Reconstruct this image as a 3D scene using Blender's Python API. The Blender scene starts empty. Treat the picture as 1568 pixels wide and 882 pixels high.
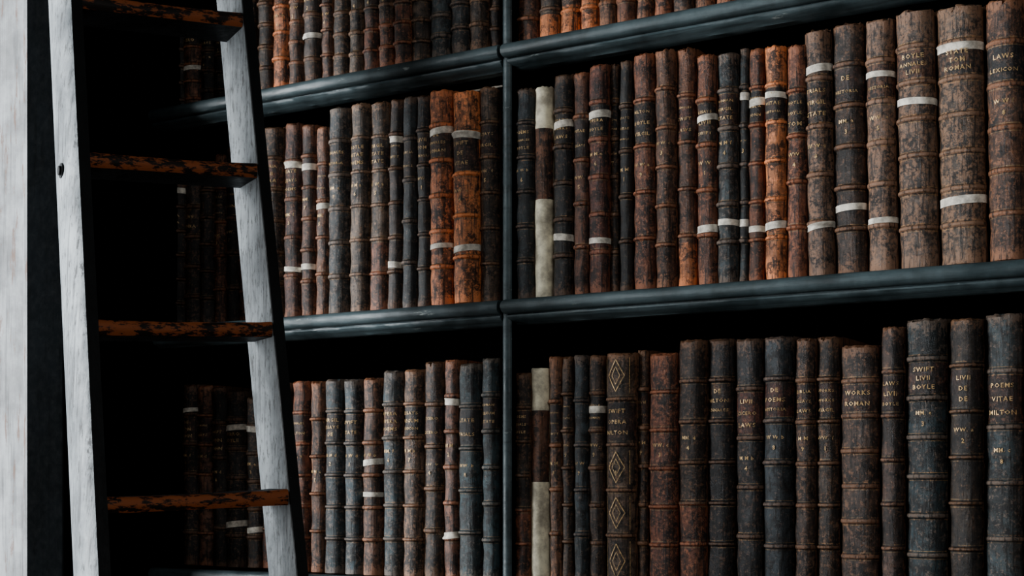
import bpy, math, random
from mathutils import Vector
rnd = random.Random(7)
K = 1600/1568.0
F_PX = 2222.0; TH = math.radians(31.2); D = 1.809; CZ = 1.6; HOR = 755.0
ct, st = math.cos(TH), math.sin(TH)
scene = bpy.context.scene
try:
    scene.view_settings.view_transform='AgX'; scene.view_settings.look='AgX - Medium High Contrast'
    scene.view_settings.exposure=.12
except Exception as e: print(e)

# ---------- camera ----------
cd = bpy.data.cameras.new("camera"); cam = bpy.data.objects.new("camera", cd)
scene.collection.objects.link(cam); scene.camera = cam
cam.location = (0, 0, CZ); cam.rotation_euler = (math.pi/2, 0, TH)
cd.lens = 50; cd.sensor_width = 36; cd.shift_y = (HOR-450)/1600; cd.clip_start = 0.05
cd.dof.use_dof = True; cd.dof.focus_distance = 1.9; cd.dof.aperture_fstop = 14

# survey helpers: measured column -> metres along the shelf plane (Y = yp)
def wall_s(xd, yp):
    t = (xd*K-800)/F_PX
    return yp/(ct+t*st), t
def wall_X(xd, yp=D):
    s, t = wall_s(xd, yp); return s*(-st+t*ct)
def wall_Z(xd, yd, yp=D):
    s, t = wall_s(xd, yp); return CZ+(HOR-yd*K)/F_PX*s

def lin(c):
    return tuple(((v/255)/12.92 if v/255 <= .04045 else ((v/255+.055)/1.055)**2.4) for v in c)

# ---------- material helpers ----------
def mat_new(name):
    m = bpy.data.materials.new(name); m.use_nodes = True
    nt = m.node_tree; b = nt.nodes["Principled BSDF"]
    return m, nt, b
def N(nt, typ, **kw):
    n = nt.nodes.new(typ)
    for k, v in kw.items(): setattr(n, k, v)
    return n
def noise(nt, coord, scale, detail=5, rough=.6, sc=(1,1,1)):
    mp = N(nt, "ShaderNodeMapping"); mp.inputs["Scale"].default_value = sc
    nt.links.new(coord, mp.inputs[0])
    n = N(nt, "ShaderNodeTexNoise"); n.inputs["Scale"].default_value = scale
    n.inputs["Detail"].default_value = detail; n.inputs["Roughness"].default_value = rough
    nt.links.new(mp.outputs[0], n.inputs["Vector"]); return n.outputs[0]
def mrange(nt, src, a, b, c, d):
    n = N(nt, "ShaderNodeMapRange"); n.interpolation_type = 'SMOOTHSTEP'
    for i, v in zip(("From Min","From Max","To Min","To Max"), (a,b,c,d)): n.inputs[i].default_value = v
    nt.links.new(src, n.inputs[0]); return n.outputs[0]
def math_n(nt, op, a, b):
    n = N(nt, "ShaderNodeMath", operation=op)
    for i, v in enumerate((a, b)):
        if isinstance(v, (int, float)): n.inputs[i].default_value = v
        else: nt.links.new(v, n.inputs[i])
    return n.outputs[0]
def mixc(nt, fac, a, b, blend='MIX'):
    n = N(nt, "ShaderNodeMix", data_type='RGBA', blend_type=blend)
    if isinstance(fac, (int, float)): n.inputs[0].default_value = fac
    else: nt.links.new(fac, n.inputs[0])
    for i, v in ((6, a), (7, b)):
        if isinstance(v, tuple): n.inputs[i].default_value = (v[0], v[1], v[2], 1)
        else: nt.links.new(v, n.inputs[i])
    return n.outputs[2]
def bump(nt, b, h, strength, dist):
    n = N(nt, "ShaderNodeBump"); n.inputs["Strength"].default_value = strength
    n.inputs["Distance"].default_value = dist
    nt.links.new(h, n.inputs["Height"]); nt.links.new(n.outputs[0], b.inputs["Normal"])
def objco(nt): return N(nt, "ShaderNodeTexCoord").outputs["Object"]

def mk_leather():
    m, nt, b = mat_new("aged_leather"); co = objco(nt)
    ca = N(nt, "ShaderNodeAttribute", attribute_name="bookcol").outputs["Color"]
    wa = N(nt, "ShaderNodeAttribute", attribute_name="wear").outputs["Fac"]
    big = noise(nt, co, 24, 5, .65); fine = noise(nt, co, 170, 9, .8)
    streak = noise(nt, co, 280, 5, .65, (1, 1, .09)); blot = noise(nt, co, 64, 8, .75)
    v = mrange(nt, big, .32, .68, .32, 1.8)
    vv = N(nt, "ShaderNodeCombineColor")
    for i in range(3): nt.links.new(v, vv.inputs[i])
    c = mixc(nt, 1.0, ca, vv.outputs[0], 'MULTIPLY')
    dark = mrange(nt, blot, .48, .57, 0, .85)
    c = mixc(nt, dark, c, lin((15, 15, 16)))
    w = math_n(nt, 'ADD', fine, math_n(nt, 'MULTIPLY', wa, .17))
    wm = mrange(nt, w, .58, .655, 0, .82)
    worn = mixc(nt, .42, mixc(nt, 1.0, ca, (3.6, 3.1, 2.8), 'MULTIPLY'), lin((152, 112, 82)))
    c = mixc(nt, wm, c, worn)
    cr = mrange(nt, streak, .52, .61, 0, .78)
    c = mixc(nt, cr, c, lin((12, 11, 11)))
    dust = noise(nt, co, 14, 7, .75)
    c = mixc(nt, mrange(nt, dust, .5, .72, 0, .14), c, lin((108, 106, 102)))
    nt.links.new(c, b.inputs["Base Color"])
    nt.links.new(mrange(nt, blot, .3, .7, .28, .58), b.inputs["Roughness"])
    b.inputs["Specular IOR Level"].default_value = .55
    h = math_n(nt, 'ADD', math_n(nt, 'ADD', fine, streak), math_n(nt, 'MULTIPLY', blot, 1.3))
    bump(nt, b, h, .7, .0017)
    return m
def mk_paint(name, col, col2, rough=.4, grain=(0.06, 1, 1), wearcol=None, bs=.3, wear_t=.62, spec=.5, wsc=(1,1,1), dirt=.5, wscale=55):
    m, nt, b = mat_new(name); co = objco(nt)
    n1 = noise(nt, co, 9, 6, .65); g = noise(nt, co, 130, 6, .65, grain); f = noise(nt, co, wscale, 8, .75, wsc)
    c = mixc(nt, mrange(nt, n1, .3, .7, 0, 1), lin(col), lin(col2))
    c = mixc(nt, mrange(nt, g, .48, .72, 0, dirt), c, lin(tuple(int(x*.5) for x in col)))
    if wearcol: c = mixc(nt, mrange(nt, f, wear_t, wear_t+.06, 0, .8), c, lin(wearcol))
    nt.links.new(c, b.inputs["Base Color"])
    nt.links.new(mrange(nt, f, .3, .7, rough-.08, rough+.18), b.inputs["Roughness"])
    b.inputs["Specular IOR Level"].default_value = spec
    bump(nt, b, math_n(nt, 'ADD', g, f), bs, .0012)
    return m
def mk_plain(name, col, rough=.6, var=.25, scale=60, metallic=0):
    m, nt, b = mat_new(name); co = objco(nt)
    n1 = noise(nt, co, scale, 6, .65)
    c = mixc(nt, mrange(nt, n1, .3, .7, 0, 1), lin(tuple(x*(1-var) for x in col)), lin(tuple(min(255, x*(1+var*.5)) for x in col)))
    nt.links.new(c, b.inputs["Base Color"]); b.inputs["Roughness"].default_value = rough
    b.inputs["Metallic"].default_value = metallic
    bump(nt, b, n1, .3, .001); return m

M_LEA = mk_leather()
M_GOLD = mk_plain("gold_leaf", (190, 160, 116), .5, .45, 300, .2)
M_PAPER = mk_plain("paper_tape", (212, 206, 194), .8, .25, 90)
M_VEL = mk_plain("vellum", (228, 216, 192), .6, .30, 34)
M_PAGES = mk_plain("page_edges", (100, 86, 68), .9, .4, 200)
M_SHELF = mk_paint("teal_black_paint", (38, 50, 53), (80, 95, 99), .42, wearcol=(142, 150, 148), wear_t=.62, wsc=(.25,1,1), bs=.6)
M_CASE = mk_paint("black_case_paint", (10, 12, 13), (15, 18, 20), .85, (1, 1, .06), spec=.03)
M_LADW = mk_paint("weathered_sheen_paint", (92, 99, 104), (168, 175, 179), .5, (1, 1, .05), (62, 62, 62), .7, .55, dirt=.85, wsc=(1,1,.3), wscale=110)  # window sheen on the dark rail painted into the colour, plus worn spots
M_LADG = mk_paint("weathered_dim_sheen_paint", (76, 81, 84), (136, 142, 145), .55, (1, 1, .05), (50, 49, 48), .7, .54, dirt=.85, wsc=(1,1,.4), wscale=120)  # same painted sheen, dimmer for the second rail, plus worn spots
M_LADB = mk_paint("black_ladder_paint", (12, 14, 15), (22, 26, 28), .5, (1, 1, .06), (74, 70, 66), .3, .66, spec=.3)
M_RUNG = mk_paint("worn_rung_edge", (16, 14, 13), (36, 24, 18), .5, (.3, .3, 1), (168, 98, 58), .6, .465, wsc=(.4,.4,1.2), spec=.4)
M_WALL = mk_paint("pale_limed_wood", (118, 120, 122), (172, 176, 179), .65, (1, 1, .04), (130, 106, 94), .5, .55, wsc=(1,1,.15), dirt=.6)
M_FLOOR = mk_paint("floor_boards", (64, 44, 32), (92, 64, 46), .5, (.06, 1, 1))
M_CEIL = mk_plain("ceiling_plaster", (110, 110, 108), .9, .1, 5)
M_IRON = mk_plain("iron_bolt", (30, 32, 34), .4, .3, 200, .8)

# ---------- mesh builder ----------
class MB:
    def __init__(s): s.v=[]; s.f=[]; s.m=[]; s.c=[]; s.w=[]
    def addv(s, p, w=0.1): s.v.append(p); s.w.append(w); return len(s.v)-1
    def addf(s, idx, m=0, c=(.1,.1,.1)): s.f.append(tuple(idx)); s.m.append(m); s.c.append(c)
    def box(s, a, b, m=0, c=(.1,.1,.1)):
        i=[s.addv((x,y,z)) for x in (a[0],b[0]) for y in (a[1],b[1]) for z in (a[2],b[2])]
        for q in ((0,1,3,2),(4,6,7,5),(0,4,5,1),(2,3,7,6),(0,2,6,4),(1,5,7,3)): s.addf([i[k] for k in q], m, c)
    def prism(s, A, B, m=0, mats=None):
        n=len(A); a=[s.addv(p) for p in A]; b=[s.addv(p) for p in B]
        for k in range(n):
            s.addf((a[k],a[(k+1)%n],b[(k+1)%n],b[k]), mats[k] if mats else m)
        s.addf(a[::-1], m); s.addf(b, m)
    def build(s, name, mats, parent=None, smooth=None, bevel=0, fixn=True):
        me=bpy.data.meshes.new(name); me.from_pydata(s.v,[],s.f)
        for mt in mats: me.materials.append(mt)
        me.polygons.foreach_set("material_index", s.m)
        ca=me.color_attributes.new("bookcol",'FLOAT_COLOR','CORNER'); buf=[]
        for f,c in zip(s.f,s.c): buf.extend((c[0],c[1],c[2],1.0)*len(f))
        ca.data.foreach_set("color", buf)
        wa=me.attributes.new("wear",'FLOAT','POINT'); wa.data.foreach_set("value", s.w)
        me.update()
        if fixn:
            import bmesh
            bm=bmesh.new(); bm.from_mesh(me); bmesh.ops.recalc_face_normals(bm, faces=bm.faces); bm.to_mesh(me); bm.free()
        if smooth: me.shade_smooth(); me.set_sharp_from_angle(angle=math.radians(smooth))
        ob=bpy.data.objects.new(name, me); scene.collection.objects.link(ob)
        if bevel:
            md=ob.modifiers.new("bevel",'BEVEL'); md.width=bevel; md.segments=2; md.limit_method='ANGLE'
        if parent: ob.parent=parent
        return ob
def empty(name):
    e=bpy.data.objects.new(name,None); scene.collection.objects.link(e); return e

# ---------- glyphs ----------
GLY={}
def glyph(ch):
    if ch in GLY: return GLY[ch]
    try:
        cu=bpy.data.curves.new("g",'FONT'); cu.body=ch; cu.size=1; cu.resolution_u=1; cu.offset=.012
        o=bpy.data.objects.new("g",cu); scene.collection.objects.link(o)
        bpy.context.view_layer.update()
        me=bpy.data.meshes.new_from_object(o.evaluated_get(bpy.context.evaluated_depsgraph_get()))
        vs=[(v.co.x,v.co.y) for v in me.vertices]; fs=[tuple(p.vertices) for p in me.polygons]
        bpy.data.objects.remove(o); bpy.data.curves.remove(cu); bpy.data.meshes.remove(me)
        if not vs: raise ValueError
    except Exception:
        vs=[(0.05,0),(.5,0),(.5,.7),(.05,.7)]; fs=[(0,1,2,3)]
    GLY[ch]=(vs,fs,max(v[0] for v in vs)+.12); return GLY[ch]

COL={k:lin(v) for k,v in dict(
 sl=(41,50,53), bl=(36,52,58), db=(54,42,35), bk=(28,29,31), br=(86,58,44), rb=(94,57,41),
 **{'or':(154,98,64)}, gb=(76,62,52), vl=(214,206,188), mt=(76,65,56), rd=(74,43,35), shade_dk=(32,27,25), tn=(140,124,100)).items()}  # the near-black brown has the left bay's shade painted in
LAB={k:lin(v) for k,v in dict(a=(46,30,26),b=(19,19,22),c=(66,36,29),d=(33,25,22)).items()}
WORDS=["OPERA","BIBLIA","VITAE","ANNALES","HISTORIA","TOM","LEXICON","MILTON","SWIFT","ROMAN","BOYLE","ESSAYS","SERMONS","LAWS","POEMS","CICERO","LIVII","VIRGIL","WORKS","JOHN","STATE","TRIALS","DE","REGUM"]

def add_book(mb, x0,x1,zb,zt,ys,depth,col,nb=5,tapes=(),label=None,worn=.3,lean=0.,orn=False,codes=True,gold=True,lowlabel=None,skin=0,patch=None):
    w=x1-x0-.0015; hw=w/2; cx=(x0+x1)/2; H=zt-zb; r=rnd
    bulge=min(.45*w,.0185)*r.uniform(.85,1.15)
    A80=math.radians(83); s80=math.sin(A80); c80=math.cos(A80)
    rw=hw*.965
    def fy(x):
        a=math.asin(max(-1,min(1,x/rw*s80))); return -bulge*(math.cos(a)-c80)/(1-c80)
    arc=[]
    NA=15
    for i in range(NA):
        a=-A80+2*A80*i/(NA-1); x=rw*math.sin(a)/s80; arc.append((x,-bulge*(math.cos(a)-c80)/(1-c80),1.0))
    left=[(-hw,depth,0),(-hw,depth*.5,0),(-hw,.016,0),(-hw,.010,0),(-hw*.93,.005,.2)]
    prof=left+arc+[(-p[0],p[1],p[2]) for p in left[::-1]]
    n=len(prof); na0=len(left); na1=na0+NA-1
    zbands=[]
    if nb>0:
        step=H/(nb+1.15)
        zbands=[zb+step*1.12+i*step for i in range(nb)]
    bh=r.uniform(.0018,.0036) if nb>0 else 0; bs=r.uniform(.0021,.0033)
    def off(z): return sum(bh*math.exp(-((z-q)/bs)**4) for q in zbands)
    zs={zb,zb+.0015,zb+.004,zb+.010,zt-.010,zt-.005,zt-.002,zt}
    for q in zbands:
        for o in (0,.0014,.0022,.003,.0044,.0054,.0085): zs.add(q+o); zs.add(q-o)
    k=max(6,int(H/.02))
    for i in range(1,k):
        z=zb+H*i/k
        if all(abs(z-q)>.010 for q in zbands): zs.add(z)
    zs=sorted(z for z in zs if zb<=z<=zt)
    ph=[r.uniform(0,6.28) for _ in range(4)]
    rings=[]
    jit=[r.gauss(0,.0013*(.4+worn*2)) for _ in range(n)]
    for z in zs:
        dt=zt-z; db_=z-zb
        sc=1.0
        if dt<.0011: sc=.80
        elif dt<.003: sc=1.0
        elif dt<.006: sc=1.08
        if db_<.0012: sc=.85
        elif db_<.003: sc=1.03
        o=off(z); ring=[]
        wob=.0006*math.sin(z*90+ph[0])+.0004*math.sin(z*210+ph[1])
        bow=.0012*math.sin((z-zb)/H*3.1+ph[2])
        for i,(px,py,kk) in enumerate(prof):
            x=px; y=py
            if kk>.5:
                y=py*sc-o*1.0; x=px*(1+o/hw*.45)
                y+=wob
            zz=z
            if dt<.0025 and kk>0: zz+=-abs(jit[i])*1.4
            if db_<.001: zz=max(zb,zz)
            x+=lean*(z-zb)/H + wob*.6; y+=bow
            wv=.15*worn
            if o>bh*.55 and kk>.5: wv+=.75
            if dt<.008 or db_<.007: wv+=.9
            elif dt<.02 or db_<.014: wv+=.45
            if i in (na0,na1,na0-1,na1+1): wv+=.55
            wv+=worn*.5
            ring.append(mb.addv((cx+x,ys+y,zz),wv))
        rings.append(ring)
    def bowz(z): return .0012*math.sin((z-zb)/H*3.1+ph[2])
    if nb>1: l0,l1=zbands[-2]+.0054,zbands[-1]-.0054
    else: l0,l1=zb+H*.68,zb+H*.84
    tint=r.uniform(.70,1.28)
    bc=tuple(c*tint*r.uniform(.95,1.05) for c in col)
    for k in range(len(zs)-1):
        zc=(zs[k]+zs[k+1])/2; 
        near=min((abs(zc-q) for q in zbands),default=1)
        isg=gold and abs(near-.0049)<.0004
        for i in range(n):
            c=bc; j=(i+1)%n; mi=skin
            if patch and zc<zb+H*patch[0]: c=patch[1]
            if na0<=i<na1:
                if label and l0<zc<l1: c=label; mi=0
                if lowlabel and lowlabel[0]<zc<lowlabel[1]: c=lowlabel[2]; mi=0
                if isg: c=lin((108,88,62))
            mb.addf((rings[k][i],rings[k][j],rings[k+1][j],rings[k+1][i]),mi,c)
    top=rings[-1]; inn=[]; dn=[]
    for i,(px,py,kk) in enumerate(prof):
        sx=(hw-.003)/hw; x=px*sx+lean; y=max(py*.9,py) if kk<=.5 else py*.6
        y=y*.985+.002
        inn.append(mb.addv((cx+x,ys+y,zt-.0006),.5)); dn.append(mb.addv((cx+x,ys+y,zt-.005),0))
    for i in range(n):
        j=(i+1)%n
        mb.addf((top[i],top[j],inn[j],inn[i]),skin,bc); mb.addf((inn[i],inn[j],dn[j],dn[i]),3,bc)
    mb.addf(dn,3,bc); mb.addf(rings[0][::-1],0,bc)
    for tz in tapes:
        th=r.uniform(.0036,.0054); tilt=r.uniform(-.10,.16); rows=[]
        for e in (-1,-.5,0,.5,1):
            row=[]
            for i in range(1,n-1):
                px,py,kk=prof[i]; z=tz+e*th+tilt*px
                o=off(z)
                fx=px*(1+(o/hw*.45 if kk>.5 else 0))
                aa=.0010
                ox=aa*px/hw*1.0
                y=py-(o if kk>.5 else 0)-(aa if kk>.5 else 0)+bowz(z)
                if i in (na0-1,na1+1): y-=.002; fx=px*1.03
                row.append(mb.addv((cx+fx+ox*.6+lean*(z-zb)/H,ys+y,z)))
            rows.append(row)
        for a in range(4):
            for i in range(len(rows[0])-1):
                mb.addf((rows[a][i],rows[a][i+1],rows[a+1][i+1],rows[a+1][i]),2)
    def text(s,zc,size):
        adv=[glyph(c)[2] if c!=' ' else .35 for c in s]; tw=sum(adv)
        size=min(size,1.5*rw/tw)
        x=-tw*size/2
        if size<.0022: return
        for c,a in zip(s,adv):
            if c!=' ':
                vs,fs,_=glyph(c)
                idx=[]
                for vx,vy in vs:
                    lx=x+vx*size; z=zc+vy*size-size*.35
                    wz=.0006*math.sin(z*90+ph[0])+.0004*math.sin(z*210+ph[1])
                    idx.append(mb.addv((cx+lx+lean*(z-zb)/H,ys+fy(lx)-.0007-off(z)+bowz(z)+wz,z)))
                for f in fs: mb.addf([idx[q] for q in f],1)
            x+=a*size
    if label and H>.1:
        hgt=l1-l0; nl=r.choice((2,3,3)) if hgt>.03 else 2
        for q in range(nl):
            text(r.choice(WORDS), l1-hgt*(q+.75)/(nl+.5), .0082)
    if codes and nb>2:
        p0,p1=(zbands[-3],zbands[-2])
        mid=(p0+p1)/2
        text(r.choice(("W W","M M","WW.","MM."))+(" "+r.choice("abcdef") if w>.03 else ""), mid+.006,.0072)
        text(r.choice("123456789"), mid-.008,.0085)
    if orn:
        def strip(pts,wd=.0008,m=1):
            for (ax,az),(bx,bz) in zip(pts,pts[1:]):
                L=math.hypot(bx-ax,bz-az); nx,nz=-(bz-az)/L*wd,(bx-ax)/L*wd
                for q in range(4):
                    quad=[]
                    for (t,sg) in ((q/4,1),((q+1)/4,1),((q+1)/4,-1),(q/4,-1)):
                        lx=ax+(bx-ax)*t+nx*sg; z=az+(bz-az)*t+nz*sg
                        quad.append(mb.addv((cx+lx,ys+fy(lx)-.0014-off(z)+bowz(z),z),1))
                    mb.addf(quad,1)
        for q0,q1 in zip([zb]+zbands,zbands+[zt]):
            m=(q0+q1)/2; hh=(q1-q0)*.34; ww=rw*.55
            if abs(m-(l0+l1)/2)<.01: continue
            strip([(0,m+hh),(ww,m),(0,m-hh),(-ww,m),(0,m+hh)],.0006)
            strip([(0,m+hh*.55),(ww*.5,m),(0,m-hh*.55),(-ww*.5,m),(0,m+hh*.55)],.0004)
            for sg in (-1,1):
                strip([(sg*rw*.8,q0+.008),(sg*rw*.8,q1-.008)],.0004)

# ---------- shelf layout ----------
ZA,ZB,ZC=2.254,1.873,1.452
XDIV=wall_X(775); XEND=wall_X(235); XR=.32
PIN=D-.19
YS=D+.026
BOOKM=[M_LEA,M_GOLD,M_PAPER,M_PAGES,M_VEL]
books=empty("antique_books")

R1L=[(398,421,-60,'db',()),(421,446,-70,'or',()),(446,468,-60,'br',()),(468,494,-80,'db',(55,)),(494,512,-70,'br',()),(512,537,-80,'db',()),(537,559,-80,'gb',()),(559,582,-85,'db',()),(582,606,-90,'gb',()),(606,632,-90,'gb',()),(632,662,-95,'gb',()),(662,693,-100,'sl',()),(693,722,-105,'sl',()),(722,750,-110,'gb',()),(750,767,-110,'db',())]
R1R=[(793,828,-150,'br',()),(828,860,-150,'db',()),(860,890,-160,'gb',()),(890,918,-160,'or',()),(918,945,-170,'br',()),(945,975,-170,'rb',()),(975,1002,-180,'br',()),(1002,1032,-180,'rb',()),(1032,1064,-190,'db',()),(1064,1096,-190,'br',())]
R2L=[(408,438,195,'db',()),(438,464,188,'rd',(252,412)),(464,486,190,'br',(255,408)),(486,506,193,'br',(315,)),(506,538,163,'sl',()),(538,567,155,'gb',()),(567,596,150,'gb',()),(596,618,152,'db',(213,405)),(618,640,147,'sl',()),(640,661,145,'bk',()),(661,696,138,'or',(202,377)),(697,736,140,'or',(207,381)),(737,767,133,'gb',())]
R2R=[(792,820,135,'sl',()),(820,849,133,'vl',()),(849,879,113,'bk',(190,363)),(879,903,110,'br',()),(903,934,98,'rd',(175,368)),(934,950,96,'db',()),(950,971,92,'bk',()),(971,1005,80,'rb',()),(1005,1037,75,'br',()),(1037,1068,65,'br',()),(1068,1099,83,'rb',(180,350)),(1099,1132,80,'sl',(340,)),(1132,1147,72,'sl',(145,340)),(1147,1172,73,'rb',(155,350)),(1172,1206,70,'or',(145,345)),(1206,1238,68,'rb',()),(1238,1281,45,'mt',(105,347)),(1281,1331,35,'db',(318,)),(1331,1378,28,'mt',(113,338)),(1378,1440,15,'mt',(155,)),(1440,1514,8,'mt',(72,307)),(1515,1578,-2,'br',()),(1578,1630,-20,'br',()),(1630,1700,-20,'db',())]
R3L=[(452,478,583,'rb',()),(478,501,583,'br',()),(501,531,580,'bl',()),(531,560,580,'bl',()),(560,590,578,'br',(708,757)),(590,621,567,'bl',()),(621,652,565,'gb',()),(652,682,553,'db',()),(682,705,550,'br',(615,820)),(705,740,556,'bl',()),(740,767,548,'bl',())]
R3R=[(789,814,570,'db',()),(814,842,563,'vl',()),(842,862,545,'br',()),(862,880,545,'db',()),(880,903,543,'sl',()),(903,928,543,'db',(627,)),(930,976,540,'gb',()),(977,995,535,'db',()),(995,1041,540,'rb',()),(1041,1084,520,'db',()),(1084,1128,518,'bk',()),(1128,1171,518,'bk',()),(1171,1218,515,'sl',()),(1218,1251,517,'db',()),(1251,1288,515,'db',()),(1288,1349,528,'db',()),(1350,1387,500,'db',()),(1388,1453,488,'bl',()),(1454,1508,488,'db',()),(1508,1570,480,'sl',()),(1570,1630,478,'br',()),(1630,1690,475,'bl',())]
# shaded end of the left bay (books stand deeper, shade also painted into their dark colour)
R1S=[(240,262,20,'shade_dk',(62,)),(262,284,25,'shade_dk',()),(284,310,20,'br',(104,)),(310,332,15,'shade_dk',()),(332,356,5,'shade_dk',()),(356,380,0,'db',()),(380,397,-30,'shade_dk',())]
R2S=[(240,262,290,'br',()),(262,286,280,'shade_dk',(292,)),(286,310,270,'shade_dk',()),(310,331,250,'shade_dk',()),(331,348,235,'br',()),(348,368,225,'shade_dk',()),(368,388,205,'br',()),(388,407,200,'shade_dk',())]
R3S=[(238,256,545,'tn',()),(262,284,590,'shade_dk',()),(284,306,588,'shade_dk',(628,)),(306,328,590,'br',()),(328,350,592,'shade_dk',()),(350,380,597,'bk',(655,803)),(380,404,608,'shade_dk',(657,812)),(404,430,590,'db',()),(430,451,585,'db',())]

def do_row(name, rows, zb, zmax):
    mb=MB()
    for spec,deep in rows:
        for (a,b,ty,ck,tp) in spec:
            ys=YS+rnd.uniform(-.007,.009)+deep
            x0,x1=wall_X(a,ys),wall_X(b,ys)
            mid=(a+b)/2
            zt=min(wall_Z(mid,ty,ys-.006), zmax-.008)
            tapes=[wall_Z(mid,t,ys-.01) for t in tp]
            w=x1-x0
            nb=5 if w<.05 else 6
            if rnd.random()<.2: nb=4
            lab=None; low=None; orn=False; gold=True; worn=rnd.uniform(.2,.8); skin=0; patch=None
            if rnd.random()<.8: lab=LAB[rnd.choice('aabcd')]
            if ck=='vl':
                nb=0; gold=False; worn=.3; H=zt-zb; skin=4
                low=(zb+H*.50,zb+H*.80,lin((96,64,46))); lab=None
            if ck=='mt': worn=1.0
            if (a,b)==(930,976): orn=True; nb=4; lab=LAB['a']; worn=.4
            if ck=='tn': nb=0; gold=False; worn=0; skin=3; lab=None
            if ck in('db','br','gb') and rnd.random()<.22: patch=(rnd.uniform(.15,.5),COL[rnd.choice(['rb','or','rb'])])
            lean=0
            if name=='row2' and 1230<a<1520: lean=-.006
            if name=='row2' and 500<a<600: lean=.004
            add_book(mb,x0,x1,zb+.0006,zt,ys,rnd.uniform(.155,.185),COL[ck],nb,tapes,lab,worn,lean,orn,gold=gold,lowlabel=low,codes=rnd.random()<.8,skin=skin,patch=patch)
    return mb
def filler(mb,xa,xb,zb,hmin,hmax):
    x=xa
    while x<xb-.02:
        w=min(rnd.uniform(.022,.05),xb-x)
        add_book(mb,x,x+w,zb+.0006,zb+rnd.uniform(hmin,hmax),YS+rnd.uniform(-.004,.006),.17,COL[rnd.choice(['db','br','rb','sl','bk','gb','or','mt'])],5,(),LAB['a'] if rnd.random()<.6 else None,.5)
        x+=w+.0006
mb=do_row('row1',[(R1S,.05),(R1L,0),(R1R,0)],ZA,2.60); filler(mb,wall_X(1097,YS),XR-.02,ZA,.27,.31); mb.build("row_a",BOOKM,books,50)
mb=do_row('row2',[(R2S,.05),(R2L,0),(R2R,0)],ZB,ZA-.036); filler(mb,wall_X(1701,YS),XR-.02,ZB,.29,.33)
c0,c1=wall_X(703,YS-.01),wall_X(766,YS-.01)
zc0=wall_Z(735,134,YS-.01); zc1=ZA-.032
mb.prism([(c0,YS-.004,zc0),(c0,YS-.002,zc0-.002),(c0,YS+.055,zc1-.003),(c0,YS+.054,zc1-.001)],[(c1,YS-.004,zc0),(c1,YS-.002,zc0-.002),(c1,YS+.055,zc1-.003),(c1,YS+.054,zc1-.001)],2)
mb.build("row_b",BOOKM,books,50)
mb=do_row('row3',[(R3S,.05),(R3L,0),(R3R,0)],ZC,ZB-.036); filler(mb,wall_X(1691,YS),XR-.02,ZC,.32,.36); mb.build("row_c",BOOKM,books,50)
mb=MB(); filler(mb,XEND+.03,XDIV-.015,.98,.34,.40); filler(mb,XDIV+.015,XR-.02,.98,.34,.40); mb.build("row_d",BOOKM,books,50)

# ---------- bookcase ----------
case=empty("bookcase")
DEP=.27; ZT=3.35
mb=MB()
for z in (.12,.53,.98,ZC,ZB,ZA,2.62,2.98):
    mb.box((XEND,D+.012,z-.028),(XDIV-.009,D+DEP,z)); mb.box((XDIV+.009,D+.012,z-.028),(XR,D+DEP,z))
mb.build("shelf_boards",[M_CASE],case)
mb=MB()
mb.box((XDIV-.009,D+.004,.05),(XDIV+.009,D+DEP,ZT)); mb.box((XR,D-.0,.05),(XR+.04,D+DEP,ZT))
mb.box((XEND-.005,D+DEP,.05),(XR+.04,D+DEP+.015,ZT)); mb.box((XEND-.02,D-.05,ZT),(XR+.06,D+DEP,ZT+.12))
mb.box((XEND,D+.01,0),(XR+.04,D+DEP,.09))
mb.build("carcass",[M_CASE],case,bevel=.001)
mb=MB()
def vbead(xc,hw,y,z0,z1,pr=.008):
    sec=[(xc-hw,y+.01),(xc-hw,y)]+[(xc+hw*math.sin(a)*.95,y-pr*math.cos(a)) for a in [math.radians(q) for q in range(-80,81,20)]]+[(xc+hw,y),(xc+hw,y+.01)]
    mb.prism([(p[0],p[1],z0) for p in sec],[(p[0],p[1],z1) for p in sec])
vbead(XDIV,.0088,D+.006,.09,ZT,.007); vbead(XR+.02,.02,D,.09,ZT,.01)
mb.build("divider_bead",[M_SHELF],case,60)
mb=MB()
sec=[(.03,0),(.004,0)]
for q in range(80,-90,-20):
    a=math.radians(q); sec.append((-.004-.0085*math.cos(a), -.0105+.0105*math.sin(a)))
sec+=[(.001,-.0212),(.001,-.0225),(-.002,-.0232),(-.0025,-.0255),(-.0002,-.0285),(.004,-.0315),(.010,-.033),(.013,-.036),(.03,-.036)]
def lip(xa,xb,z,ma,mbv):
    n=60; prev=None
    for k in range(n+1):
        f=k/n; X=xa+(xb-xa)*f; mm=ma*(1-f)+mbv*f if k in(0,n) else 0
        j=[rnd.gauss(0,.00035) for _ in sec]
        ring=[mb.addv((X+mm*p[0],D+p[0]+(j[i] if p[0]<.01 else 0),z+p[1]+(j[i]*.6 if p[1]<0 else 0))) for i,p in enumerate(sec)]
        if prev:
            for i in range(len(sec)):
                q=(i+1)%len(sec); mb.addf((prev[i],prev[q],ring[q],ring[i]))
            if k==n: mb.addf(ring)
        else: mb.addf(ring[::-1])
        prev=ring
for z in (.12,.53,.98,ZC,ZB,ZA,2.62,2.98):
    lip(XEND,XDIV-.009,z,0,0); lip(XDIV+.004,XR,z,.6,0)
mb.build("shelf_lips",[M_SHELF],case,45)
mb=MB()
XO=wall_X(44,PIN)
mb.box((XO,PIN+.012,0),(XEND,D+DEP,ZT+.12))
mb.box((XO-.006,PIN,0),(XEND-.012,PIN+.016,ZT+.12))
mb.build("end_standard",[M_CASE],case,bevel=.003)

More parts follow.
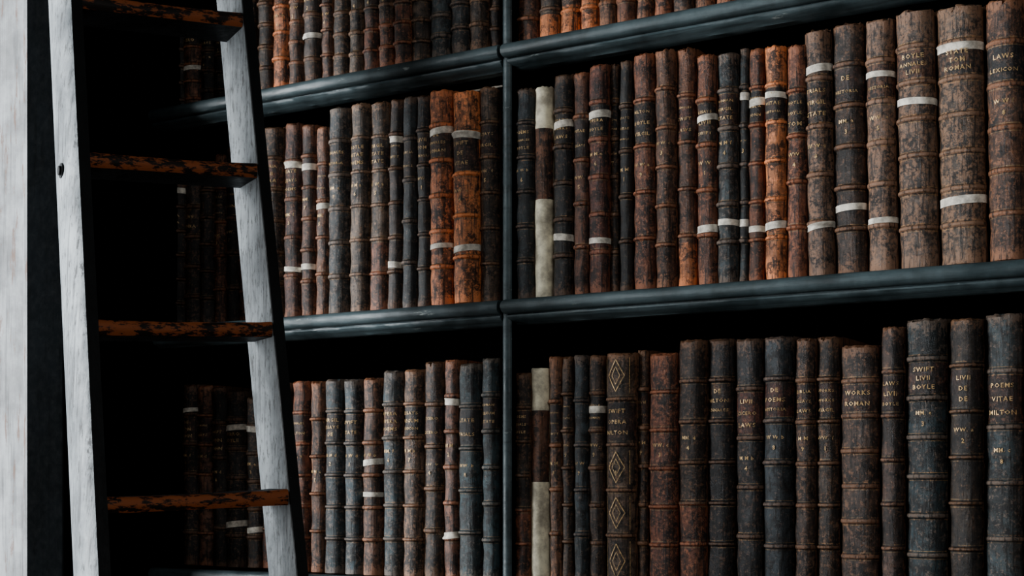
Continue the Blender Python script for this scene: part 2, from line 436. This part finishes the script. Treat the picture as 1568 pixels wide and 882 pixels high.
# ---------- ladder ----------
lad=empty("library_ladder")
def ray(u,v,Z):
    t=(u-800)/F_PX
    return Vector((Z*(-st+t*ct), Z*(ct+t*st), CZ+(HOR-v)/F_PX*Z))
Lb,Lt=ray(153,900,1.81),ray(110,0,2.00)
Rb,Rt=ray(464,900,1.93),ray(378,0,2.13)
def at(P,Q,z): return P+(Q-P)*((z-P.z)/(Q.z-P.z))
ZTOP=3.0
rd=(at(Rb,Rt,1.9)-at(Lb,Lt,1.9)); rd.z=0; rd.normalize()
dd=Vector((-rd.y,rd.x,0))      # depth direction of the rails
def section(P,pts): return [tuple(P+rd*a+dd*b) for a,b in pts]
EL=.135
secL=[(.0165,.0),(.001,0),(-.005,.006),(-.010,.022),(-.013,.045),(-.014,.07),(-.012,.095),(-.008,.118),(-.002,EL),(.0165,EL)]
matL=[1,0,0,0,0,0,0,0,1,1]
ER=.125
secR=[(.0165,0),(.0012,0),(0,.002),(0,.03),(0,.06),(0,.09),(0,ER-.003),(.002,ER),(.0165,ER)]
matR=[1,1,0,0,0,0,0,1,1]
def rail(name,P,Q,sec,mats,face):
    mb=MB(); n=24
    rings=[]
    for k in range(n+1):
        z=.0+ZTOP*k/n; rings.append([mb.addv(p) for p in section(at(P,Q,z),sec)])
    m=len(sec)
    for k in range(n):
        for i in range(m):
            j=(i+1)%m; mb.addf((rings[k][i],rings[k][j],rings[k+1][j],rings[k+1][i]),mats[i])
    mb.addf(rings[0][::-1],1); mb.addf(rings[-1],1)
    return mb.build(name,[face,M_LADB],lad,35)
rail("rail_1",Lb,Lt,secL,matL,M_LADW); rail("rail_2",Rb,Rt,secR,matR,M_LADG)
mb=MB()
for k in range(-6,7):
    z=1.582+.2375*k
    if z<.1 or z>ZTOP-.05: continue
    zr=z+.010
    P=at(Lb,Lt,z)+rd*.0155; Q=at(Rb,Rt,zr)
    th=.022; dp=.085
    prof=[(.010,0),(.0035,-.001),(.0005,-.005),(0,-.011),(.0008,-th+.005),(.004,-th),(dp,-th),(dp,0)]
    mats=[0,0,0,0,0,1,1,1]
    ns=14; prev=None
    for q in range(ns+1):
        f=q/ns; C=P.lerp(Q,f); C.z=z+(zr-z)*f
        sag=-.002*math.sin(math.pi*f)+rnd.gauss(0,.0002)
        ring=[mb.addv(tuple(C+dd*b+Vector((0,0,h+(sag if h>-.012 else 0))))) for b,h in prof]
        if prev:
            for i in range(len(prof)):
                j=(i+1)%len(prof); mb.addf((prev[i],prev[j],ring[j],ring[i]),mats[i])
            if q==ns: mb.addf(ring,1)
        else: mb.addf(ring[::-1],1)
        prev=ring
mb.build("rungs",[M_RUNG,M_LADB],lad,50)
mb=MB()
for z in (.63,2.035):
    c=at(Lb,Lt,z)+dd*.05-rd*.0115
    for rr,h0,h1 in ((.0105,0,.002),(.0065,.002,.005)):
        A=[];B=[]
        for i in range(20):
            a=i/20*2*math.pi; o=dd*math.cos(a)*rr*1.3+Vector((0,0,math.sin(a)*rr))
            A.append(tuple(c+o-rd*(h0-.003))); B.append(tuple(c+o-rd*(h1+.001)))
        mb.prism(A,B)
mb.build("bolts",[M_IRON],lad,40)

# ---------- room ----------
def single(name,boxes,mat,bevel=0):
    mb=MB()
    for a,b in boxes: mb.box(a,b)
    return mb.build(name,[mat],None,bevel=bevel)
XL=-4.3; CEI=4.0
single("floor",[((XL,-5,-.1),(4,2.3,0))],M_FLOOR)
single("ceiling",[((XL,-5,CEI),(4,2.3,CEI+.1))],M_CEIL)
single("wall_back",[((XL,PIN+.03,0),(XO-.006,2.3,CEI)),((XO-.006,D+DEP+.016,0),(4,2.3,CEI))],M_WALL)
single("trim_1",[((XO-.030,PIN+.012,0),(XO-.007,PIN+.03,CEI-.01))],M_WALL,.004)
wy0,wy1,wz0,wz1=-2.0,.5,.9,3.6
single("wall_left",[((XL-.2,-5,0),(XL,wy0,CEI)),((XL-.2,wy1,0),(XL,2.3,CEI)),((XL-.2,wy0,0),(XL,wy1,wz0)),((XL-.2,wy0,wz1),(XL,wy1,CEI))],M_WALL)
fr=[((XL-.12,wy0,wz0),(XL-.06,wy0+.07,wz1)),((XL-.12,wy1-.07,wz0),(XL-.06,wy1,wz1)),((XL-.12,wy0,wz0),(XL-.06,wy1,wz0+.07)),((XL-.12,wy0,wz1-.07),(XL-.06,wy1,wz1))]
for q in (1,2): fr.append(((XL-.11,wy0+(wy1-wy0)*q/3-.015,wz0),(XL-.07,wy0+(wy1-wy0)*q/3+.015,wz1)))
for q in (1,2,3): fr.append(((XL-.11,wy0,wz0+(wz1-wz0)*q/4-.015),(XL-.07,wy1,wz0+(wz1-wz0)*q/4+.015)))
single("window_1",fr,M_WALL)

# ---------- light ----------
def area(name,loc,target,sx,sy,e,col):
    l=bpy.data.lights.new(name,'AREA'); l.shape='RECTANGLE'; l.size=sx; l.size_y=sy; l.energy=e; l.color=col
    o=bpy.data.objects.new(name,l); scene.collection.objects.link(o); o.location=loc
    o.rotation_euler=(Vector(target)-Vector(loc)).to_track_quat('-Z','Y').to_euler(); return o
area("window_daylight",(XL-.3,-.75,2.3),(-1,1.7,1.9),2.5,2.7,410,(.95,.98,1.0))
area("right_fill",(1.9,-1.9,2.9),(-1.2,1.8,1.8),1.2,1.2,32,(1.0,.98,.96))  # added fill lamp for the right side, no real source modelled there
w=bpy.data.worlds.new("world"); scene.world=w; w.use_nodes=True
w.node_tree.nodes["Background"].inputs[0].default_value=(.55,.74,.82,1)
w.node_tree.nodes["Background"].inputs[1].default_value=.11
